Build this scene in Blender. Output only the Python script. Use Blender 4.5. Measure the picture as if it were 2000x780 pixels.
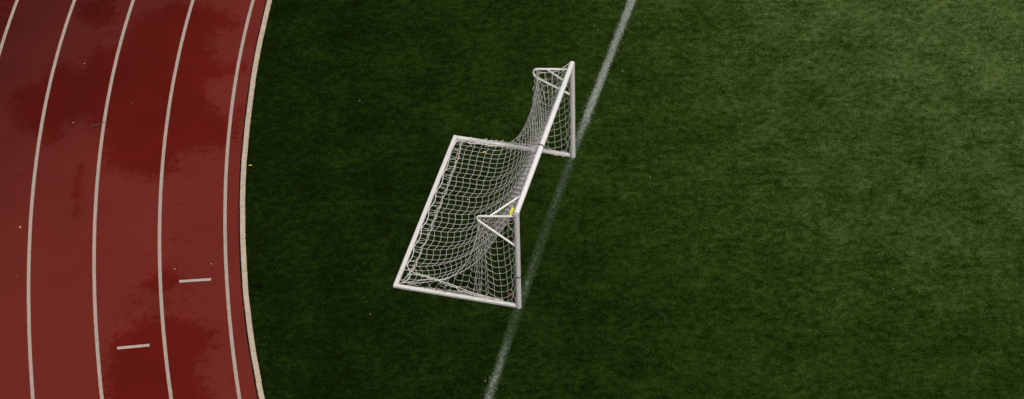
import bpy, math, random
import numpy as np
from mathutils import Matrix, Vector

random.seed(7); rng = np.random.default_rng(7)
S = bpy.context.scene
for o in list(bpy.data.objects): bpy.data.objects.remove(o)

# ------------------------------------------------------------------ camera
cam_d = bpy.data.cameras.new('camera'); cam = bpy.data.objects.new('camera', cam_d)
S.collection.objects.link(cam); S.camera = cam
cR = Vector((0.999671, -0.017299, -0.018934)); cU = Vector((0.025647, 0.674306, 0.738006)); cF = Vector((0.0, 0.738249, -0.674528))
m = Matrix((cR, cU, -cF)).transposed().to_4x4(); m.translation = Vector((0, 0, 41.40727))
cam.matrix_world = m
cam_d.sensor_width = 36; cam_d.lens = 6305.965 / 2000 * 36
cam_d.clip_start = 0.5; cam_d.clip_end = 3000

# ------------------------------------------------------------------ light
SUN_EL, SUN_AZ = math.radians(62), math.radians(150)      # azimuth from +Y (north), clockwise positive
w = bpy.data.worlds.new('World'); S.world = w; w.use_nodes = True
nt = w.node_tree; nt.nodes.clear()
out = nt.nodes.new('ShaderNodeOutputWorld'); bg = nt.nodes.new('ShaderNodeBackground'); sky = nt.nodes.new('ShaderNodeTexSky')
sky.sky_type = 'NISHITA'; sky.sun_disc = False; sky.sun_elevation = SUN_EL; sky.sun_rotation = SUN_AZ
sky.air_density = 1.0; sky.dust_density = 6.0; sky.ozone_density = 0.6
bg.inputs['Strength'].default_value = 0.055
nt.links.new(sky.outputs[0], bg.inputs['Color']); nt.links.new(bg.outputs[0], out.inputs[0])
sd = bpy.data.lights.new('sun', 'SUN'); sd.energy = 1.5; sd.angle = math.radians(24); sd.color = (1.0, 0.945, 0.86)
sun = bpy.data.objects.new('sun', sd); S.collection.objects.link(sun)
sdir = Vector((math.sin(SUN_AZ)*math.cos(SUN_EL), math.cos(SUN_AZ)*math.cos(SUN_EL), math.sin(SUN_EL)))
sun.rotation_euler = (-sdir).to_track_quat('-Z', 'Y').to_euler(); sun.location = sdir*60
S.view_settings.view_transform = 'Standard'; S.view_settings.look = 'None'
S.view_settings.exposure = 0.42; S.view_settings.gamma = 1.0; S.view_settings.use_curve_mapping = False

# ------------------------------------------------------------------ helpers
class NT:
    def __init__(s, name):
        s.m = bpy.data.materials.new(name); s.m.use_nodes = True; s.t = s.m.node_tree
        s.b = s.t.nodes['Principled BSDF']; s.o = s.t.nodes['Material Output']
    def n(s, typ, **k):
        x = s.t.nodes.new(typ)
        for a, v in k.items(): setattr(x, a, v)
        return x
    def l(s, a, b): s.t.links.new(a, b)
    def pos(s, scale=(1,1,1), rot=(0,0,0)):
        g = s.n('ShaderNodeNewGeometry'); mp = s.n('ShaderNodeMapping')
        mp.inputs['Scale'].default_value = scale; mp.inputs['Rotation'].default_value = rot
        s.l(g.outputs['Position'], mp.inputs['Vector']); return mp.outputs[0]
    def noise(s, sc, det=4, rough=.55, vec=None, dist=0.):
        x = s.n('ShaderNodeTexNoise'); x.inputs['Scale'].default_value = sc; x.inputs['Detail'].default_value = det
        x.inputs['Roughness'].default_value = rough; x.inputs['Distortion'].default_value = dist
        s.l(vec if vec is not None else s.pos(), x.inputs['Vector']); return x.outputs['Fac']
    def math(s, op, a, b=0., c=None, clamp=False):
        x = s.n('ShaderNodeMath', operation=op, use_clamp=clamp)
        for i, v in enumerate((a, b) if c is None else (a, b, c)):
            if isinstance(v, (int, float)): x.inputs[i].default_value = v
            else: s.l(v, x.inputs[i])
        return x.outputs[0]
    def ramp(s, f, lo, hi, a=0., b=1., smooth=True):
        x = s.n('ShaderNodeMapRange', interpolation_type='SMOOTHSTEP' if smooth else 'LINEAR')
        for k, v in (('From Min', lo), ('From Max', hi), ('To Min', a), ('To Max', b)): x.inputs[k].default_value = v
        s.l(f, x.inputs['Value']); return x.outputs[0]
    def mix(s, f, a, b, mode='MIX'):
        x = s.n('ShaderNodeMix', data_type='RGBA', blend_type=mode)
        for i, v in ((0, f), (6, a), (7, b)):
            if isinstance(v, (int, float)): x.inputs[i].default_value = v
            elif isinstance(v, tuple): x.inputs[i].default_value = (*v, 1)
            else: s.l(v, x.inputs[i])
        return x.outputs[2]
    def attr(s, name): return s.n('ShaderNodeAttribute', attribute_name=name).outputs['Fac']
    def bump(s, h, strength=.3, dist=.01):
        x = s.n('ShaderNodeBump'); x.inputs['Strength'].default_value = strength; x.inputs['Distance'].default_value = dist
        s.l(h, x.inputs['Height']); s.l(x.outputs[0], s.b.inputs['Normal'])
    def col(s, c):
        if isinstance(c, tuple): s.b.inputs['Base Color'].default_value = (*c, 1)
        else: s.l(c, s.b.inputs['Base Color'])
    def rough(s, r):
        if isinstance(r, (int, float)): s.b.inputs['Roughness'].default_value = r
        else: s.l(r, s.b.inputs['Roughness'])

def mesh(name, V, F, mat, parent=None, smooth=False, attrs=None):
    V = np.asarray(V, dtype=np.float32); me = bpy.data.meshes.new(name)
    if isinstance(F, np.ndarray):
        k = F.shape[1]; me.vertices.add(len(V)); me.vertices.foreach_set('co', V.ravel())
        me.loops.add(F.size); me.loops.foreach_set('vertex_index', F.astype(np.int32).ravel())
        me.polygons.add(len(F)); me.polygons.foreach_set('loop_start', np.arange(0, F.size, k, dtype=np.int32))
        me.update(calc_edges=True)
    else: me.from_pydata(V.tolist(), [], F)
    if smooth: me.polygons.foreach_set('use_smooth', np.ones(len(me.polygons), dtype=bool))
    for a, v in (attrs or {}).items():
        at = me.attributes.new(a, 'FLOAT', 'POINT'); at.data.foreach_set('value', np.asarray(v, dtype=np.float32))
    me.materials.append(mat); me.update()
    o = bpy.data.objects.new(name, me); S.collection.objects.link(o)
    if parent is not None: o.parent = parent
    return o
def tag(o, label=None, cat=None, group=None, kind=None):
    for k, v in (('label', label), ('category', cat), ('group', group), ('kind', kind)):
        if v: o[k] = v
    return o

class MB:
    """collects tubes and boxes into one mesh"""
    def __init__(s): s.V = []; s.F = []
    def add(s, V, F):
        n = len(s.V); s.V += [tuple(v) for v in V]; s.F += [tuple(i+n for i in f) for f in F]
    def tube(s, pts, rad, n=16, cap=True, dome=False, ry=None):
        P = [Vector(p) for p in pts]; rads = rad if isinstance(rad, (list, tuple)) else [rad]*len(P)
        if dome:      # rounded far end
            d = (P[-1]-P[-2]).normalized(); r = rads[-1]
            for a in (30, 60, 85): P.append(P[len(pts)-1]+d*r*.6*math.sin(math.radians(a))); rads = list(rads)+[r*math.cos(math.radians(a))]
        T = [(P[min(i+1, len(P)-1)]-P[max(i-1, 0)]).normalized() for i in range(len(P))]
        ref = Vector((0, 0, 1)) if abs(T[0].z) < .9 else Vector((1, 0, 0))
        x = (ref - T[0]*ref.dot(T[0])).normalized(); V = []
        for p, t, r in zip(P, T, rads):
            x = (x - t*x.dot(t)).normalized(); y = t.cross(x)
            for k in range(n):
                a = 2*math.pi*k/n; V.append(p + x*math.cos(a)*r + y*math.sin(a)*(ry if ry else r))
        F = []
        for i in range(len(P)-1):
            for k in range(n):
                a = i*n+k; b = i*n+(k+1) % n; F.append((a, b, b+n, a+n))
        if cap: F.append(tuple(range(n))[::-1]); F.append(tuple(range((len(P)-1)*n, len(P)*n)))
        s.add(V, F)
    def box(s, c, ax, ay, az):
        c, ax, ay, az = map(Vector, (c, ax, ay, az)); V = [c+ax*i+ay*j+az*k for i in (-1, 1) for j in (-1, 1) for k in (-1, 1)]
        s.add(V, [(0,1,3,2), (4,6,7,5), (0,4,5,1), (2,3,7,6), (0,2,6,4), (1,5,7,3)])
    def build(s, name, mat, parent=None, smooth=True, bevel=0):
        o = mesh(name, np.array(s.V), s.F, mat, parent, smooth)
        if smooth:
            try: o.data.set_sharp_from_angle(angle=math.radians(50))
            except Exception: pass
        if bevel:
            b = o.modifiers.new('bevel', 'BEVEL'); b.width = bevel; b.segments = 2
        return o

# ------------------------------------------------------------------ layout of the bend (metres)
CX, CY, R1, LANE = 31.40739, 46.75943, 36.91228, 1.22
def dev(c, th): return np.polyval(c, np.clip(th, -.185, .135))
DEV = [[-8.2367, .7191, .1182, -.0167], [-6.2773, -.1381, .1309, .0014], [-13.5365, -1.1954, .2502, .0156],
       [-19.3738, -2.0102, .2797, .0155], [-19.37, -2.01, .28, -.0302]]
KDEV = [7.7141, .6031, -.111, -.0068]; RK = 36.558
def arc(R, th): return np.stack([CX-R*np.cos(th), CY+R*np.sin(th)], -1)
GOAL = [(2.52, 51.172), (2.015, 49.487), (1.717, 48.32), (1.371, 47.035), (1.043, 46.007), (.823, 45.144), (.457, 44.022), (.194, 42.86), (-.06, 41.862), (-.238, 41.211), (-.454, 40.189)]
gy = np.array([g[1] for g in GOAL]); gx = np.array([g[0] for g in GOAL]); GLC = np.polyfit(gy-45.5, gx, 2)
def line_x(y):
    y = np.asarray(y, float); yc = np.clip(y, 39.5, 52); b = np.polyval(GLC, yc-45.5); s = np.polyval(np.polyder(GLC), yc-45.5)
    return b+s*(y-yc)
WET = {
'M1':[[-7.548, 51.004], [-7.205, 51.32], [-6.803, 51.586], [-6.165, 51.41], [-5.629, 51.124], [-5.458, 50.789], [-5.864, 50.609], [-5.994, 50.128], [-5.928, 49.837], [-5.654, 49.475], [-5.355, 49.654], [-5.261, 49.38], [-5.64, 49.19], [-5.937, 49.013], [-6.022, 48.703], [-5.904, 48.388], [-5.683, 47.994], [-5.42, 47.754], [-5.349, 47.296], [-5.535, 47.002], [-5.933, 47.018], [-6.422, 46.887], [-6.495, 46.444], [-6.773, 46.16], [-7.276, 46.326], [-7.732, 46.491], [-7.915, 46.945], [-7.911, 47.547], [-8.121, 47.677], [-8.349, 48.021], [-8.494, 47.95], [-8.682, 47.805], [-8.75, 47.428], [-9.031, 47.213], [-9.208, 47.522], [-9.682, 47.768], [-9.842, 48.388], [-9.868, 48.855], [-9.604, 49.079], [-9.356, 49.148], [-9.129, 49.455], [-8.944, 49.686], [-8.513, 49.43], [-8.443, 49.825], [-8.268, 50.22], [-7.952, 50.126], [-7.711, 50.359], [-7.682, 50.682]],
'M2':[[-8.856, 51.719], [-7.919, 51.815], [-7.96, 50.939], [-8.389, 50.711], [-8.749, 51.053]],
'M3':[[-7.314, 39.676], [-7.392, 40.95], [-7.377, 41.732], [-7.073, 42.051], [-6.81, 42.308], [-6.44, 42.402], [-5.963, 42.277], [-5.527, 41.995], [-5.503, 41.532], [-5.721, 41.279], [-5.7, 40.889], [-5.482, 40.241], [-5.404, 39.609]],
'M4':[[-6.968, 43.261], [-6.796, 43.529], [-6.524, 43.754], [-6.279, 43.648], [-6.044, 43.364], [-6.155, 43.162], [-6.381, 42.966], [-6.434, 42.603], [-6.583, 42.879], [-6.859, 43.052]],
'M5':[[-8.408, 46.666], [-8.214, 46.718], [-8.197, 45.776], [-8.188, 45.055], [-8.297, 45.087], [-8.433, 45.785]],
'M6':[[-5.189, 40.806], [-5.035, 40.865], [-4.98, 40.452], [-5.125, 40.419]],
'M7':[[-5.415, 48.291], [-5.25, 48.207], [-5.275, 47.414], [-5.368, 46.846], [-5.443, 47.603]],
'M8':[[-10.383, 51.782], [-10.159, 51.856], [-10.196, 50.947], [-10.292, 50.869]],
'M9':[[-6.616, 45.542], [-5.858, 45.614], [-5.775, 45.51], [-6.424, 45.275], [-6.504, 44.991], [-6.582, 44.994]],
'M10':[[-6.975, 44.063], [-6.739, 44.124], [-6.68, 43.94], [-6.913, 43.852]],
'M11':[[-6.531, 44.637], [-6.245, 44.697], [-6.145, 44.13], [-6.444, 44.001]],
'N1':[[-7.382, 43.071], [-7.097, 43.748], [-6.452, 44.141], [-6.108, 43.989], [-5.652, 43.144], [-5.53, 42.061], [-5.952, 42.077], [-6.617, 42.234], [-7.273, 41.596], [-7.453, 42.132]],
'N2':[[-6.63, 47.045], [-5.937, 47.093], [-5.342, 47.145], [-5.347, 46.179], [-5.802, 46.417], [-6.335, 45.415], [-6.589, 45.57]],
'N3':[[-8.861, 49.922], [-8.566, 50.718], [-7.821, 51.18], [-7.578, 50.678], [-7.985, 49.887], [-8.206, 49.418], [-8.577, 48.96], [-8.957, 48.663]],
'N4':[[-9.707, 46.493], [-9.285, 46.729], [-9.155, 46.398], [-9.537, 46.266]],
'N5':[[-8.097, 48.012], [-7.761, 48.229], [-7.583, 46.486], [-7.858, 46.201], [-8.114, 46.952]],
'N6':[[-6.01, 44.83], [-6.335, 45.415], [-6.553, 44.993], [-6.509, 44.283], [-6.252, 43.994], [-6.027, 44.265]],
}
CTL = np.array([[-5.059, 49.93, 0], [-4.701, 41.242, 0], [-4.871, 45.36, 0.0], [-2.921, 45.286, 0.08], [-3.002, 49.848, 0.1], [-0.436, 49.745, 0.25], [-0.997, 41.108, 0.1], [0.09, 50.532, 0.25], [1.939, 45.101, 0.35], [1.585, 48.871, 0.4], [3.188, 50.406, 0.6], [6.277, 50.282, 0.9], [9.808, 49.655, 1.0], [8.975, 47.041, 0.85], [4.955, 46.447, 0.7], [3.831, 44.317, 0.55], [2.791, 42.832, 0.3], [4.12, 41.578, 0.4], [6.188, 43.808, 0.7], [7.632, 43.893, 0.8], [6.011, 41.906, 0.45], [7.84, 41.574, 0.5], [8.566, 39.994, 0.4], [6.764, 40.185, 0.4], [1.311, 41.025, 0.2], [5.19, 43.291, 0.5], [2.954, 45.934, 0.5], [9.008, 43.424, 0.7], [2.562, 48.055, 0.45], [4.622, 48.751, 0.7], [0.904, 42.902, 0.15], [6.848, 45.638, 0.75]])
def turf_paleness(x, y):
    """how pale the turf is: smooth interpolation of a few spots"""
    num = np.zeros(len(x)); den = np.full(len(x), 1e-9)
    for cx, cy, v in CTL:
        wgt = np.exp(-((x-cx)**2+(y-cy)**2)/(2*1.0**2))+1e-3/(1+(x-cx)**2+(y-cy)**2); num += wgt*v; den += wgt
    return (num/den)**1.15

# ------------------------------------------------------------------ materials
def turf_material(name, blade):
    t = NT(name); d = t.attr('base_tone')
    flat = t.pos((1, 1, 0)); st = t.pos((.95, 1.15, 0), (0, 0, .02)); hz = t.pos((.35, 1.2, 0), (0, 0, .03))
    n1 = t.noise(1.1, 6, .65, flat); n2 = t.noise(6.5, 6, .72, st); n3 = t.noise(26., 4, .65, flat); n5 = t.noise(5., 5, .65, hz)
    f = t.math('ADD', t.math('MULTIPLY', t.math('SUBTRACT', n1, .5), 1.9), t.math('MULTIPLY', t.math('SUBTRACT', n2, .5), 3.7))
    f = t.math('ADD', f, t.math('MULTIPLY', t.math('SUBTRACT', n3, .5), 2.8))
    f = t.math('ADD', f, t.math('MULTIPLY', t.math('SUBTRACT', n5, .5), 1.1))
    amp = t.math('ADD', t.math('MULTIPLY', d, .45), .36)
    f = t.math('ADD', t.math('MULTIPLY', d, .96), t.math('MULTIPLY', f, amp))
    r = t.n('ShaderNodeValToRGB'); t.l(t.ramp(f, -.35, 1.45, 0, 1, False), r.inputs[0])
    cr = r.color_ramp; cr.elements[0].position = 0; cr.elements[0].color = (*TURF[0], 1)
    cr.elements[1].position = 1; cr.elements[1].color = (*TURF[4], 1)
    for p, c in zip((.2, .45, .7), TURF[1:4]): e = cr.elements.new(p); e.color = (*c, 1)
    c = r.outputs[0]
    if blade:
        v = t.attr('tint'); c = t.mix(t.ramp(v, .88, 1., 0, .35), c, (.10, .10, .03))
        hsv = t.n('ShaderNodeHueSaturation'); t.l(c, hsv.inputs['Color']); t.l(t.math('ADD', t.math('MULTIPLY', v, .5), .85), hsv.inputs['Value']); c = hsv.outputs[0]
    else:
        c = t.mix(.25, c, (.008, .012, .004))
    t.col(c); t.rough(.75); t.b.inputs['Specular IOR Level'].default_value = .0
    return t.m
TURF = [(.0020, .0055, .0005), (.0062, .0165, .0016), (.025, .052, .0060), (.064, .104, .022), (.125, .180, .058)]
M = {}
M['turf'] = turf_material('turf_backing', False); M['blade'] = turf_material('turf_blade', True)

t = NT('running_track'); d = t.attr('wet')
n1 = t.noise(6., 8, .8); n2 = t.noise(38., 6, .75); n3 = t.noise(.8, 3, .5); n4 = t.noise(320., 2, .6)
e = t.math('ADD', d, t.math('MULTIPLY', t.math('SUBTRACT', n1, .5), 2.6)); e = t.math('ADD', e, t.math('MULTIPLY', t.math('SUBTRACT', n2, .5), 2.3)); e = t.math('ADD', e, t.math('MULTIPLY', d, .12))
wet = t.ramp(e, .40, .70)
darker = t.attr('darker')
base_tone = t.mix(t.ramp(n3, .3, .7), (.144, .0183, .0132), (.165, .0215, .0153)); base_tone = t.mix(t.ramp(n2, .35, .65, 0, .35), base_tone, (.17, .031, .024))
wetc = t.mix(t.ramp(n3, .3, .7), (.110, .0068, .0034), (.134, .0085, .0043))
c = t.mix(wet, base_tone, wetc); c = t.mix(darker, c, t.mix(1., c, (.50, .50, .52), 'MULTIPLY'))
c = t.mix(t.ramp(n4, .4, .62, .12, 0), c, (.03, .012, .01))
t.col(c); t.rough(t.ramp(wet, 0, 1, .9, .75)); t.b.inputs['Specular IOR Level'].default_value = .06
t.bump(t.math('ADD', n4, n2), .35, .004); M['track'] = t.m

def paint(name, colour, worn=.1, edge=.9):
    t = NT(name); n = t.noise(9., 6, .7); n2 = t.noise(70., 4, .7)
    c = t.mix(t.ramp(n, .35, .7), colour, tuple(x*.82 for x in colour)); c = t.mix(t.ramp(n2, .30, .42, .5, 0), c, (.2, .07, .055))
    t.col(c); t.rough(.8); t.bump(n2, .2, .003); return t.m
M['lane'] = paint('lane_paint', (.43, .345, .29)); M['dash'] = paint('mark_paint', (.50, .41, .36))

t = NT('kerb_concrete'); n = t.noise(6., 6, .7); n2 = t.noise(45., 5, .75); n3 = t.noise(16., 3, .6)
c = t.mix(t.ramp(n, .3, .7), (.50, .41, .31), (.56, .47, .36)); c = t.mix(t.ramp(n2, .53, .62, 0, .85), c, (.20, .11, .08)); c = t.mix(t.ramp(n3, .52, .68, 0, .6), c, (.30, .28, .17))
t.col(c); t.rough(.9); t.bump(n2, .4, .004); M['kerb'] = t.m
def plain(name, col, rough=.5, dirt=.25, dcol=(.35, .27, .22), spec=.4, sc=9., metal=0):
    t = NT(name); n = t.noise(sc, 6, .7); n2 = t.noise(sc*9, 4, .7)
    c = t.mix(t.ramp(n, .45, .78, 0, dirt), col, dcol); c = t.mix(t.ramp(n2, .58, .72, 0, dirt*.7), c, dcol)
    t.col(c); t.rough(rough); t.b.inputs['Specular IOR Level'].default_value = spec; t.b.inputs['Metallic'].default_value = metal
    t.bump(n2, .08, .002); return t.m
M['gap'] = plain('gap_shade_paint', (.012, .008, .006), .95, spec=0)  # near-black floor of the kerb gap: shade put into the colour
M['white'] = plain('white_powder_coat', (.85, .86, .84), .45, .12)
M['worn'] = plain('worn_white_bar', (.74, .735, .71), .6, .38)
M['net'] = plain('net_cord', (.74, .73, .68), .9, .45, (.36, .28, .24), .1, 3.)
M['rope'] = plain('rope_cord', (.80, .79, .74), .9, .1, spec=.1)
M['black'] = plain('black_strap', (.015, .015, .015), .6, 0)
M['clip'] = plain('white_clip', (.8, .8, .77), .5, .1)
M['yellow'] = plain('yellow_plastic', (.93, .95, .04), .7, 0)
M['leaf_yellow'] = plain('leaf_yellow', (.60, .50, .10), .7, .3); M['leaf_pale'] = plain('leaf_pale', (.42, .40, .33), .8, .2)
M['leaf_red'] = plain('leaf_red', (.28, .05, .03), .8, .2); M['twig'] = plain('twig_brown', (.10, .08, .04), .9, .2)

t = NT('turf_line_paint'); n = t.noise(14., 5, .75); n2 = t.noise(60., 3, .7); a = t.attr('paint')
v = t.math('ADD', t.math('ADD', t.math('MULTIPLY', t.math('SUBTRACT', n, .5), 1.1), t.math('MULTIPLY', t.math('SUBTRACT', n2, .5), 1.2)), a)
cc = t.mix(t.ramp(v, .15, .85), (.022, .048, .010), (.36, .40, .36)); t.col(cc); t.rough(.85); t.b.inputs['Specular IOR Level'].default_value = .1
M['line'] = t.m

# ------------------------------------------------------------------ ground and track
def grid(th0, th1, nth, r0, r1, nr, z, r0f=None):
    th = np.linspace(th0, th1, nth); k = np.linspace(0, 1, nr)
    TH, K = np.meshgrid(th, k, indexing='ij')
    a = r0f(TH) if r0f else r0; RR = a+(r1-a)*K
    V = np.concatenate([arc(RR, TH), np.full(TH.shape+(1,), z)], -1).reshape(-1, 3)
    i, j = np.meshgrid(np.arange(nth-1), np.arange(nr-1), indexing='ij'); q = i*nr+j
    F = np.stack([q, q+nr, q+nr+1, q+1], -1).reshape(-1, 4)
    return V, F
g = 1200.
gr = mesh('ground', [(-g, -g, -.06), (g, -g, -.06), (g, g, -.06), (-g, g, -.06)], [(0, 1, 2, 3)], M['turf'], attrs={'base_tone': [.4]*4}); tag(gr, kind='structure')
kr = lambda th: RK+dev(KDEV, th)
th_a, th_b = -1.25, 1.25
def poly_sd(P, x, y):
    P = np.array(P); inside = np.zeros(len(x), bool); dm = np.full(len(x), 1e9)
    for a, b in zip(P, np.roll(P, -1, 0)):
        e = b-a; tt = np.clip(((x-a[0])*e[0]+(y-a[1])*e[1])/(e@e), 0, 1); dm = np.minimum(dm, np.hypot(x-a[0]-tt*e[0], y-a[1]-tt*e[1]))
        c = ((a[1] > y) != (b[1] > y)) & (x < (b[0]-a[0])*(y-a[1])/(b[1]-a[1]+1e-12)+a[0]); inside ^= c
    return np.where(inside, dm, -dm)
def wetmap(x, y):
    w = np.zeros(len(x))
    for k, P in WET.items():
        s = {'M2': .16, 'M4': .2, 'M9': .3, 'M11': .3, 'M10': .25, 'M5': .14, 'M6': .15, 'M7': .14}.get(k, .36)
        top = {'N1': .34, 'N2': .32, 'N3': .36, 'N4': .40, 'N5': .34, 'N6': .26, 'M2': .72, 'M9': .42, 'M10': .5, 'M11': .46, 'M4': .75, 'M5': .7, 'M6': .55, 'M7': .7}.get(k, 1.)
        w = np.maximum(w, top*np.clip(.5+poly_sd(P, x, y)/(2*s), 0, 1))
    return w
def darkmap(x, y):
    return np.clip(((y-45.5)*.10+(-7.6-x)*.20), 0, 1.)  # track colour darkens gradually towards the far left
ths = -.22, .18
parts = [(ths[0], ths[1], 460, 160), (th_a, ths[0], 120, 30), (ths[1], th_b, 120, 30)]
Vs, Fs, n0 = [], [], 0
for a, b, nth, nr in parts:
    V, F = grid(a, b, nth, 0, R1+LANE*8+.4, nr, 0., lambda th: kr(th)+.052+.030); Vs.append(V); Fs.append(F+n0); n0 += len(V)
V = np.concatenate(Vs); F = np.concatenate(Fs)
o = mesh('running_track', V, F, M['track'], attrs={'wet': wetmap(V[:, 0], V[:, 1]), 'darker': darkmap(V[:, 0], V[:, 1])}); tag(o, 'red rubber running track bend with dark wet patches', None, None, 'structure')

def strip(thA, thB, Rf, w, z, n):
    th = np.linspace(thA, thB, n); Rc = Rf(th); j = (rng.random(n)-.5)*.003
    V = np.concatenate([np.c_[arc(Rc-w/2+j, th), np.full(n, z)], np.c_[arc(Rc+w/2+j, th), np.full(n, z)]])
    i = np.arange(n-1); return V, np.stack([i, i+n, i+n+1, i+1], -1)
names = ['innermost lane line, beside the pale kerb', 'second lane line from the pale kerb', 'third lane line from the pale kerb', 'fourth lane line from the pale kerb', 'fifth lane line from the kerb, cutting the top left corner']
for i in range(9):
    dv = DEV[min(i, 4)]
    V, F = strip(th_a, th_b, lambda th: R1+LANE*i+dev(dv, th)*(1 if i < 5 else .3), .064, .004, 1300)
    o = mesh('lane_line', V, F, M['lane'])
    tag(o, ('off-white painted ' + names[i]) if i < 5 else 'off-white painted outer lane line beyond the frame', None, 'lane lines on the track', 'structure')
for (a, b), lb in ((((-6.211, 43.294), (-5.623, 43.328)), 'short white mark across the lane nearest the kerb'), (((-7.235, 41.582), (-6.653, 41.64)), 'short white mark across the second lane from the kerb, lower left')):
    a, b = Vector((*a, .008)), Vector((*b, .008)); d = (b-a).normalized(); nrm = Vector((-d.y, d.x, 0))*.034
    o = mesh('lane_mark', [a-nrm, b-nrm, b+nrm, a+nrm], [(0, 1, 2, 3)], M['dash']); tag(o, lb, None, 'short marks across the lanes', 'structure')

# kerb: cast slabs 0.5 m long with open joints, and the gap beside it with its shade painted on the floor
mb = MB(); th = th_a; step = .52/RK
while th < th_b:
    a, b = th+.00005, th+step-.00005; wob = (random.random()-.5)*.008
    near = -.25 < th < .22; k = 4 if near else 2
    tt = np.linspace(a, b, k); z = .026+random.uniform(-.003, .003)
    ri, ro = kr(tt)-.047+wob, kr(tt)+.052+wob; vi, vo = arc(ri, tt), arc(ro, tt); V = []
    for q in range(k):
        V += [(*vi[q], -.05), (*vi[q], z-.006), (*arc(ri[q]+.006, tt[q]), z), (*arc(ro[q]-.006, tt[q]), z), (*vo[q], z-.006), (*vo[q], -.05)]
    F = [(q*6+s, q*6+s+1, q*6+s+7, q*6+s+6) for q in range(k-1) for s in range(5)]+[(0, 5, 4, 3, 2, 1), tuple((k-1)*6+s for s in range(6))]
    mb.add(V, F); th += step
o = mb.build('kerb', M['kerb'], smooth=False); tag(o, 'cream concrete kerb curving between red track and dark turf', None, None, 'structure')
V, F = grid(th_a, th_b, 600, 0, 1, 2, -.03, None)
th = np.linspace(th_a, th_b, 600); V = np.stack([np.c_[arc(kr(th)-.09, th), np.full(600, -.045)], np.c_[arc(kr(th)+.12, th), np.full(600, -.045)]], 1).reshape(-1, 3)
o = mesh('kerb_gap', V, F, M['gap']); tag(o, 'narrow dark gap between track and kerb', None, None, 'structure')

# turf base sheet: polar grid inside the kerb
V, F = grid(-.35, .35, 260, 0, 0, 200, 0.0, None)
TH = np.linspace(-.35, .35, 260)[:, None]; K = np.linspace(0, 1, 200)[None]; RR = (kr(TH)-.045)-K*20
V = np.concatenate([arc(RR, TH*np.ones_like(K)), np.zeros((260, 200, 1))], -1).reshape(-1, 3)
F1 = F[:, ::-1]; D = turf_paleness(V[:, 0], V[:, 1])
# far remainder of the infield
th = np.linspace(-1.25, 1.25, 60); rest = []
V2 = [arc(kr(t_)-.045, t_) for t_ in th]
fan = np.array([(CX+10, CY, -.004)]+[(*v, -.004) for v in V2]); n0 = len(V)
o = mesh('turf_ground', V, F1, M['turf'], attrs={'base_tone': D}); tag(o, 'dark green artificial turf infield', None, None, 'structure')
ff = [(0, i+2, i+1) for i in range(len(V2)-1)]
o = mesh('infield_ground', fan, ff, M['turf'], attrs={'base_tone': [.5]*len(fan)}); tag(o, 'turf infield further round the bend', None, None, 'structure')

# turf blades
def blades(x, y, h, wd, lean, tint, extra, name, mat):
    n = len(x); a = rng.random(n)*2*math.pi; b = rng.random(n)*2*math.pi
    dx, dy = np.cos(a)*wd/2, np.sin(a)*wd/2; lx, ly = np.cos(b)*lean+.006, np.sin(b)*lean
    V = np.empty((n, 3, 3), np.float32); V[:, 0] = np.c_[x-dx, y-dy, np.zeros(n)+.001]; V[:, 1] = np.c_[x+dx, y+dy, np.zeros(n)+.001]; V[:, 2] = np.c_[x+lx, y+ly, h]
    at = {k: np.repeat(v, 3) for k, v in extra.items()}; at['tint'] = np.repeat(tint, 3)
    return mesh(name, V.reshape(-1, 3), np.arange(n*3).reshape(-1, 3), mat, attrs=at)
NB = 520000
x = rng.uniform(-6.3, 12.2, NB); y = rng.uniform(38.2, 53.2, NB)
th = np.arctan2(y-CY, -(x-CX)); R = np.hypot(x-CX, y-CY); ph = th*RK; rag = .016*np.sin(ph*11.3+np.sin(ph*3.1)*2)+.014*np.sin(ph*29.+1+np.sin(ph*7.7))+.008*np.sin(ph*71.)
keep = (R < kr(th)-.038+rag+rng.random(NB)*.016)
x, y = x[keep], y[keep]; dl = np.abs(x-line_x(y))*.94; keep = dl > .03+rng.random(len(x))*.06; x, y = x[keep], y[keep]; n = len(x)
o = blades(x, y, rng.uniform(.018, .04, n)+.018*(np.hypot(x-CX, y-CY) > kr(np.arctan2(y-CY, -(x-CX)))-.10), rng.uniform(.006, .014, n), rng.uniform(.005, .025, n), rng.random(n), {'base_tone': turf_paleness(x, y)}, 'grass', M['blade'])
tag(o, 'short dark green turf blades, paler towards the right', 'turf grass', None, 'stuff')
print('blades', n)

# goal line: worn paint on the turf
ys = np.linspace(36, 56, 400); xs = line_x(ys); wl = .072
def wear(y): return .25+.42*np.clip((y-46.2)/1.5, 0, 1)*1.+.16*np.clip((41.9-y)/.6, 0, 1)-.05*np.sin(y*2.3)
offs = (-1.35, -.7, 0, .7, 1.35); V = np.concatenate([np.c_[xs+wl*k_, ys, np.full(400, .004)] for k_ in offs]); i = np.arange(399)
F = np.concatenate([np.stack([i+400*r_, i+400*(r_+1), i+400*(r_+1)+1, i+400*r_+1], -1) for r_ in range(4)]); A = np.concatenate([wear(ys)+d_ for d_ in (-.55, -.12, .04, -.12, -.55)])
nl = 19000; yb = rng.uniform(38.2, 53.2, nl); xb = line_x(yb)+rng.normal(0, .052, nl)
B = np.empty((nl, 3, 3), np.float32); a = rng.random(nl)*6.283; wd = rng.uniform(.005, .011, nl)/2
B[:, 0] = np.c_[xb-np.cos(a)*wd, yb-np.sin(a)*wd, np.full(nl, .004)]; B[:, 1] = np.c_[xb+np.cos(a)*wd, yb+np.sin(a)*wd, np.full(nl, .004)]
B[:, 2] = np.c_[xb+rng.normal(0, .012, nl), yb+rng.normal(0, .012, nl), rng.uniform(.015, .036, nl)]
VV = np.concatenate([V, B.reshape(-1, 3)]); FF = [tuple(f) for f in F.tolist()]+[(2000+3*k, 2001+3*k, 2002+3*k) for k in range(nl)]
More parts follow.
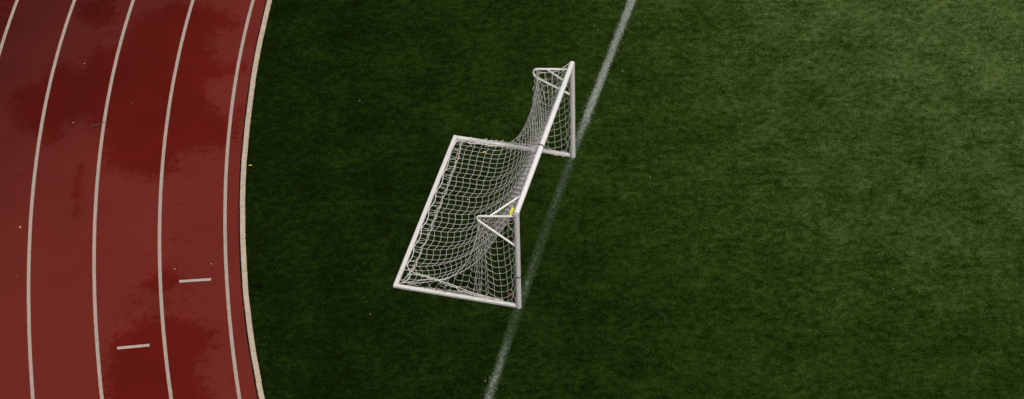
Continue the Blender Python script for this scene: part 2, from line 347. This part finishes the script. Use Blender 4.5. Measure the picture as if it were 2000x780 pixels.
o = mesh('goal_line', VV, FF, M['line'], attrs={'paint': np.concatenate([A, np.repeat(wear(yb), 3)])})
tag(o, 'worn white goal line painted across the turf under the goal', None, None, 'structure')

# ------------------------------------------------------------------ the goal (local frame: x along the mouth, y back, z up)
GW, GH, GD = 4.262, 2.365, 2.35; YAW = 1.3049
goal = bpy.data.objects.new('soccer_goal', None); S.collection.objects.link(goal)
goal.location = (.075, 42.380, 0); goal.rotation_euler = (0, 0, YAW)
tag(goal, 'white portable football goal with sagging net standing on the worn goal line', 'football goal')
PR = .05
def clips(spots, size, parent):
    b = MB(); b.box((0, 0, 0), (size[0], 0, 0), (0, size[1], 0), (0, 0, size[2])); first = b.build('net_clip', M['clip'], parent)
    for k, p_ in enumerate(spots):
        c = first if k == 0 else first.copy()
        if k: S.collection.objects.link(c); c.parent = parent
        c.location = p_
for sx in (0, 1):
    mb = MB(); mb.tube([(sx*GW, 0, .012), (sx*GW, 0, GH-(.0 if sx else .0))], PR, 20, dome=bool(sx) and False)
    post = mb.build('goal_post', M['worn'], goal)
    if sx == 0:
        for z, h, r in ((.80, .012, .0525),):
            b = MB(); b.tube([(0, 0, z-h), (0, 0, z+h)], r, 20); b.build('strap', M['black'], post)
    clips([(sx*GW, PR+.004, z) for z in np.arange(.22, 2.2, .28)], (.008, .010, .014), post)
mb = MB(); mb.tube([(-PR*.9, 0, GH), (GW*.5, 0, GH-.008), (GW-.015, 0, GH)], PR*1.02, 20, dome=True)
bar = mb.build('crossbar', M['white'], goal)
b = MB(); b.tube([(1.81, 0, GH-.006), (1.84, 0, GH-.006)], PR*1.07, 20); b.build('strap', M['black'], bar)
clips([(xx, PR+.004, GH-.01) for xx in np.arange(.15, GW, .28)], (.013, .009, .008), bar)
# base frame
def flatbar(p, q, wx, hz, z):
    p, q = Vector(p), Vector(q); d = (q-p); L = d.length; d.normalize(); n_ = Vector((-d.y, d.x, 0))
    mb = MB(); mb.box((p+q)/2+Vector((0, 0, z)), d*L/2, n_*wx, Vector((0, 0, hz))); return mb
for sx in (0, 1):
    mb = flatbar((sx*GW, PR, 0), (sx*GW, GD-.042, 0), .036, .030, .036); sb = mb.build('base_side_bar', M['worn'], goal, smooth=False, bevel=.012)
    clips([(sx*GW, yy, .070) for yy in np.arange(.2, GD-.1, .29)], (.010, .014, .006), sb)
mb = flatbar((-.036, GD, 0), (GW+.036, GD, 0), .041, .033, .037); rb = mb.build('base_rear_bar', M['worn'], goal, smooth=False, bevel=.014)
clips([(xx, GD-.02, .0735) for xx in np.arange(.2, GW, .29)], (.014, .010, .006), rb)
AE = (.71, GH-.245)     # end of the net support arm: back, height
for sx in (0, 1):
    prof = [(.03, .17), (.4, .23), (.62, .27), (.69, .283), (.727, .305), (.748, .34), (.755, .385), (.745, .43), (.722, .468), (.68, .50), (.03, .80)] if sx else \
           [(.03, .10), (.4, .175), (.66, .225), (.705, .236), (.73, .255), (.737, .285), (.728, .32), (.695, .355), (.03, .83)]
    pts = [(sx*GW, a_, GH-b_) for a_, b_ in prof]
    mb = MB(); mb.tube(pts, .021, 12); mb.build('net_support_arm', M['white'], goal)
    xd = .52 if sx == 0 else GW-.52
    mb = MB(); mb.tube([(sx*GW, .50, GH-(.25 if sx else .19)), (xd, PR*.5, GH-.03)], .018, 12); mb.build('diagonal_brace', M['white'], goal)

# ---- the net: cords as a particle lattice relaxed under gravity between the clips
a0 = .134; NU, NV, NI, NJ = 32, 27, 17, 15; aj = .156; SJ = 8
nodes = []; fixed = {}; edges = []
def node(p): nodes.append(np.array(p, float)); return len(nodes)-1
armf, arme = 5, np.array([AE[0]-.02, AE[1]-.03])
def seam_point(v):
    if v <= armf: s = v/armf; return np.array([.05+s*(arme[0]-.05), GH-.03+s*(arme[1]-GH+.03)])
    s = (v-armf)/(NV-armf); e = np.array([GD-.04, .07]); q = arme+(e-arme)*s; q[1] -= .55*math.sin(math.pi*s)*1.; q[1] = max(q[1], .06); return q
rear = np.zeros((NU+1, NV+1), int)
for u in range(NU+1):
    for v in range(NV+1):
        q = seam_point(v); ed = min(u, NU-u)/4.; dr = min(1, ed)*.25*math.sin(math.pi*v/NV)
        rear[u, v] = node((GW*u/NU, q[0], max(.05, q[1]-dr)))
for u in range(NU+1):
    fixed[rear[u, 0]] = (GW*u/NU, .052, GH-.015)
    if u % 4 == 0 or u == NU: fixed[rear[u, NV]] = (GW*u/NU*.985+.03, GD-.045, .070)
def LEN(u): s = u/NU; return .862+.055*min(1, s*6)+.105*s
def link(a, b, r, st=1): edges.append((a, b, r, st))
for u in range(NU+1):
    for v in range(NV+1):
        if u < NU and 0 < v: link(rear[u, v], rear[u+1, v], a0, 1)
        if v < NV: link(rear[u, v], rear[u, v+1], a0*LEN(u), 1)
for side, U in ((0, 0), (1, NU)):
    sidx = {}
    X = side*GW
    SJ = 8 if side == 0 else armf
    def top(i):
        if i <= armf: return 0
        return 4.5+(i-armf-1)*(NJ-4.5)/11. if side == 0 else (i-armf)*NJ/12.
    def seam_id(i):       # seam node shared with the rear sheet above column i
        return rear[U, i] if i <= armf else rear[U, min(NV, int(round(SJ+(i-armf)*(NV-SJ)/12.)))]
    for i in range(NI+1):
        for j in range(NJ+1):
            if j > top(i)+.3 or (j == 0 and 0 < i <= armf):
                q0 = nodes[seam_id(i)] if i else np.array([X, .05, GH-.1]); f_ = (j-top(i))/(NJ-top(i))
                sidx[i, j] = node((X+(.04 if side == 0 else -.04)*math.sin(j*1.7+i), q0[1]*(1-f_)+f_*(.05+(GD-.1)*i/NI), max(.05, q0[2]*(1-f_)+.07*f_)))
    sidx[0, 0] = rear[U, 0]
    for i in range(NI+1):
        js = [j for j in range(NJ+1) if (i, j) in sidx]
        if i > armf:
            if js: link(seam_id(i), sidx[i, js[0]], max(.05, (js[0]-top(i))*aj))
        for j in js:
            if (i, j+1) in sidx: link(sidx[i, j], sidx[i, j+1], aj)
            if (i+1, j) in sidx: link(sidx[i, j], sidx[i+1, j], .150)
            elif armf < i < NI and (i+1, j) not in sidx:
                vs = min(NV, int(round(SJ+(i+.5-armf)*(NV-SJ)/12.))); link(sidx[i, j], rear[U, vs], a0*.6)
    if side: 
        for i in range(1, armf+1): link(sidx[i, 0], rear[U, i], .02)
    for j in range(1, NJ+1):
        if j % 2 == 0 or j < 3: fixed[sidx[0, j]] = (X, .058, max(.07, (GH-.12)*(1-j/NJ)+.05))
    for i in range(1, NI+1):
        if i % 4 == 0 and (i, NJ) in sidx: fixed[sidx[i, NJ]] = (X+(.03 if side == 0 else -.03), .05+(GD-.14)*i/NI, .072)
    # short tie that hangs the side net from the bent arm
    tie = node((X, AE[0]-.01, AE[1]-.03)); fixed[tie] = (X, AE[0]-.01, AE[1]-.025); link(tie, sidx[armf, 0], .02); link(tie, sidx[armf, 2], .27)
    tc = node((X, GD-.05, .08)); fixed[tc] = (X+(.03 if side == 0 else -.03), GD-.05, .08); link(tc, rear[U, NV-2], .36)
    if rear[U, NV] in fixed: del fixed[rear[U, NV]]
    link(tc, rear[U, NV], .10)
P = np.array(nodes); n_main = len(P)
# split every cord in two for sag between the knots
E1, E2, Rr = [], [], []; mids = []
for a, b, r, s in edges:
    mids.append((P[a]+P[b])/2); mI = n_main+len(mids)-1; E1 += [a, mI]; E2 += [mI, b]; Rr += [r/2, r/2]
P = np.concatenate([P, np.array(mids)]); P += rng.normal(0, .004, P.shape)
E1, E2, Rr = np.array(E1), np.array(E2), np.array(Rr)*rng.normal(1.0, .015, len(Rr))
fi = np.array(list(fixed)); fp = np.array([fixed[k] for k in fi]); P[fi] = fp
W = np.ones(len(P)); W[fi] = 0; V_ = np.zeros_like(P)
cnt = np.bincount(np.r_[E1, E2], minlength=len(P)).astype(float)[:, None]
dt = .02; wi = W[E1]; wj = W[E2]; ws = np.maximum(wi+wj, 1e-6)
for it in range(620):
    V_[:, 2] -= (6. if it < 150 else 1.5 if it < 450 else .5)*dt
    V_ *= .955; Q = P+V_*dt*W[:, None]
    for k in range(20):
        d = Q[E2]-Q[E1]; L = np.linalg.norm(d, axis=1)+1e-9
        c = np.where(L > Rr, L-Rr, (L-Rr)*.14)/L
        dl = d*c[:, None]; s1 = dl*(wi/ws)[:, None]; s2 = -dl*(wj/ws)[:, None]
        acc = np.zeros_like(Q)
        for ax in range(3): acc[:, ax] = np.bincount(E1, s1[:, ax], len(P))+np.bincount(E2, s2[:, ax], len(P))
        Q += acc/cnt*1.55*W[:, None]
        Q[:, 2] = np.maximum(Q[:, 2], .032); Q[:, 0] = np.clip(Q[:, 0], -.012, GW+.06)
    V_ = (Q-P)/dt; lo = Q[:, 2] < .034; V_[lo, :2] *= .3; V_[lo, 2] = 0
    P = Q
# loose gathered cords: the bunch hanging from the bent arm, the lifted hem of the near side, the fold in front of the rear bar
XP, XA, XB = [], [], []
def loose(pts, n, jit, amp=0.):
    pts = [np.array(p, float) for p in pts]; base = len(P)+len(XP); seg = np.linspace(0, len(pts)-1, n)
    for k, s_ in enumerate(seg):
        i_ = min(int(s_), len(pts)-2); f_ = s_-i_; q = pts[i_]*(1-f_)+pts[i_+1]*f_
        if 0 < k < n-1: q = q+rng.normal(0, jit, 3)+np.array([amp*math.sin(k*2.4), amp*math.cos(k*1.9), 0])
        q[2] = max(q[2], .03); XP.append(q)
        if k: XA.append(base+k-1); XB.append(base+k)
    return base
for X, sg in ((0, 1), (GW, -1)):
    for k in range(4): loose([(X, .69, GH-.30), (X+sg*.03, .70+.02*k, 1.5), (X+sg*.03, .70+.035*k, .8), (X+sg*.02, .71+.05*k, .08)], 26, .010, .012)
    for k in range(3): loose([(X+sg*.05, 2.06, .42 if not X else .12), (X, 1.6, .36 if not X else .1), (X, 1.33, .27 if not X else .1), (X, .86, .14), (X+sg*.02, .3, .08)], 34, .014, .014)
    loose([(X, .3, .08), (X, .1, .09)], 4, .01)
for k in range(3): loose([(.12, GD-.19, .20), (.6, GD-.22, .05), (2.1, GD-.24, .04), (3.7, GD-.22, .05), (GW-.1, GD-.16, .10)], 60, .013, .012)
for k in range(16):
    xx = .15+k*.265; loose([(xx, GD-.23, .05), (xx+rng.normal(0, .05), GD-.04, .075)], 4, .008)
    loose([(xx+.1, GD-.23, .05), (xx+rng.normal(0, .06), GD-.04, .075)], 4, .012)
P = np.concatenate([P, np.array(XP)]); E1 = np.r_[E1, XA]; E2 = np.r_[E2, XB]
def cords(P, E1, E2, r, k=4):
    a, b = P[E1], P[E2]; d = b-a; d /= np.linalg.norm(d, axis=1)[:, None]+1e-9
    ref = np.where(np.abs(d[:, 2:3]) < .9, np.array([[0, 0, 1.]]), np.array([[1., 0, 0]])); x = np.cross(d, ref); x /= np.linalg.norm(x, axis=1)[:, None]; y = np.cross(d, x)
    n = len(a); V = np.empty((n, 2, k, 3)); 
    for q in range(k):
        o_ = (x*math.cos(q*2*math.pi/k)+y*math.sin(q*2*math.pi/k))*r; V[:, 0, q] = a+o_; V[:, 1, q] = b+o_
    base = np.arange(n)[:, None]*2*k; F = np.concatenate([base+np.array([[q, (q+1) % k, k+(q+1) % k, k+q]]) for q in range(k)])
    return V.reshape(-1, 3), F
NET_R = .0031
V, F = cords(P, E1, E2, NET_R)
# knots
kn = P[:n_main]; oc = np.array([(1,0,0),(-1,0,0),(0,1,0),(0,-1,0),(0,0,1),(0,0,-1)])*NET_R*1.9
KV = (kn[:, None]+oc[None]).reshape(-1, 3); kf = np.array([(0,2,4),(2,1,4),(1,3,4),(3,0,4),(2,0,5),(1,2,5),(3,1,5),(0,3,5)])
KF = (np.arange(len(kn))[:, None, None]*6+kf[None]).reshape(-1, 3)+len(V)
net = mesh('net', np.concatenate([V, KV]), [tuple(f) for f in F.tolist()]+[tuple(f) for f in KF.tolist()], M['net'], goal)
# thicker border rope sewn along the seams and the lower hem
def rope_path(ids, name, r=.0065):
    pts = P[np.array(ids)]; mb = MB(); fine = []
    for i in range(len(pts)-1):
        for s_ in (0, .5): fine.append(pts[i]*(1-s_)+pts[i+1]*s_)
    fine.append(pts[-1]); fine = np.array(fine)
    for _ in range(2): fine[1:-1] = (fine[:-2]+2*fine[1:-1]+fine[2:])/4
    mb.tube([tuple(p) for p in fine], r, 6); return mb.build(name, M['rope'], net)
for U in (0, NU): rope_path([rear[U, v] for v in range(NV+1)], 'seam_rope')
rope_path([rear[u, NV] for u in range(NU+1)], 'hem_rope')
def free_rope(pts, name, r=.0065):
    Q = [np.array(p, float) for p in pts]
    for _ in range(3): Q = [Q[0]]+[q for a, b in zip(Q[:-1], Q[1:]) for q in (a*.75+b*.25, a*.25+b*.75)]+[Q[-1]]
    mb = MB(); mb.tube([tuple(q) for q in Q], r, 6); return mb.build(name, M['rope'], net)
free_rope([(.03, 2.27, .09), (.03, 1.95, .22), (.02, 1.62, .36), (.02, 1.35, .36), (.02, .95, .91), (.02, .78, 1.45), (0, .70, GH-.28)], 'side_rope', .0055)
free_rope([(.06, 2.24, .09), (.1, 2.08, .38), (.03, 1.33, .30), (.02, .86, .15), (.03, .3, .09)], 'side_rope', .006)
free_rope([(.03, .06, 2.18), (.03, .16, 2.10), (.03, .17, 1.98), (.02, .06, 1.86)], 'side_rope', .005)

# ------------------------------------------------------------------ yellow tag and litter
Lg = lambda x, y, z: goal_m @ Vector((x, y, z))
goal_m = Matrix.Translation(goal.location) @ Matrix.Rotation(YAW, 4, 'Z')
tg = bpy.data.objects.new('hanging_tag', None); S.collection.objects.link(tg); tb = Lg(.21, .115, GH+.03); tg.location = tb; tg.rotation_euler = (0, 0, YAW)
tag(tg, 'small bright yellow tag hanging on a cord from the near end of the crossbar', 'tag')
mb = MB(); mb.tube([(.004, 0, .02), (0, .004, -.06), (-.004, 0, -.13)], .005, 6); mb.build('cord', M['rope'], tg)
V = []; 
for s_, zz, xx in ((0, -.12, .0), (1, -.20, -.02), (2, -.25, -.045)):
    for e in (-1, 1): V.append((e*.012+.75*(zz+.12), -xx*.7+e*.022+(.012 if s_ == 1 else 0), zz+e*.015))
V2 = [(x_+.004, y_, z_) for x_, y_, z_ in V]
mesh('tag_plate', V+V2, [(0,1,3,2), (2,3,5,4), (6,8,9,7), (8,10,11,9), (0,2,8,6), (2,4,10,8), (1,7,9,3), (3,9,11,5), (0,6,7,1), (4,5,11,10)], M['yellow'], tg)

def leaf(x, y, z, L, wd, mat, label, ang, cat='leaf', group=None, name='fallen_leaf'):
    if mat is M['leaf_pale']: L *= .75; wd *= .75
    V = []; F = []; n = 6
    for i in range(n+1):
        s_ = i/n; w_ = wd*math.sin(math.pi*min(1, s_*.92+.04))**.8*.5; c = L*(s_-.5)
        up = .012*math.sin(math.pi*s_)+.006
        V += [(c, -w_, z+up+w_*.3), (c, 0, z+up), (c, w_, z+up+w_*.3)]
    for i in range(n):
        for k in (0, 1): a_ = i*3+k; F.append((a_, a_+3, a_+4, a_+1))
    o = mesh(name, V, F, mat); o.location = (x, y, 0); o.rotation_euler = (0, 0, ang); s = o.modifiers.new('solid', 'SOLIDIFY'); s.thickness = .002
    tag(o, label, cat, group)
LY, LP = M['leaf_yellow'], M['leaf_pale']
leaf(-.511, 46.644, .03, .075, .045, LY, 'yellow leaf lying on the turf inside the net', .3)
leaf(-.838, 45.293, .04, .045, .04, LP, 'small pale scrap in the middle of the rear net', .9, 'scrap', name='paper_scrap')
leaf(-5.023, 46.432, .035, .075, .03, LY, 'narrow yellow leaf on dark turf beside the kerb', .05)
leaf(-9.307, 44.883, .002, .05, .035, LY, 'tiny yellow leaf on the track near the left edge', 1.2)
leaf(-6.316, 43.622, .002, .055, .03, LP, 'pale leaf beside the second lane line, above the upper short mark', -.3)
leaf(-5.635, 43.735, .002, .04, .035, LP, 'round pale scrap above the right end of the upper short mark', .2, 'scrap', name='paper_scrap')
leaf(-8.48, 49.651, .002, .04, .035, LP, 'pale speck at the upper edge of the large wet patch', .2, 'scrap', name='paper_scrap')
leaf(-8.557, 47.861, .002, .045, .03, LP, 'pale speck at the lower edge of the wet patch, left of the twig', .6, 'scrap', name='paper_scrap')
leaf(-7.441, 48.417, .002, .03, .025, LP, 'tiny speck in the middle of the large wet patch', .6, 'scrap', name='paper_scrap')
leaf(-9.236, 43.537, .002, .03, .02, LP, 'tiny pale speck low on the left side of the track', .6, 'scrap', name='paper_scrap')
leaf(-.06, 42.66, .05, .10, .07, M['leaf_red'], 'rust red leaf at the foot of the near goal post', 1.)
for x_, y_, sz, lb in ((-2.943, 48.256, .035, 'white fleck on the turf left of the goal and above it'), (1.818, 50.251, .03, 'white fleck on the turf close left of the goal line at the top'),
                   (1.284, 49.997, .025, 'white fleck on the turf straight above the far goal post'), (2.248, 48.955, .03, 'white fleck just right of the goal line beside the far post'),
                   (2.653, 45.799, .03, 'white fleck on the turf right of the goal centre'), (6.967, 42.569, .03, 'white fleck on the pale turf far right'),
                   (-.561, 40.473, .035, 'white fleck left of the goal line at the bottom'), (-2.651, 42.25, .03, 'white fleck below the rear corner of the goal')):
    leaf(x_, y_, .04, sz, sz*.8, LP, lb, random.random()*3, 'fleck', 'white flecks scattered on the turf', name='paper_fleck')
mb = MB(); mb.tube([(-8.19, 47.72, .012), (-8.10, 47.78, .018), (-8.0, 47.82, .014), (-7.89, 47.88, .014)], .006, 6); mb.tube([(-8.10, 47.78, .015), (-8.06, 47.74, .02)], .004, 6)
tag(mb.build('fallen_twig', M['twig']), 'thin dark twig lying across a lane line', 'twig')
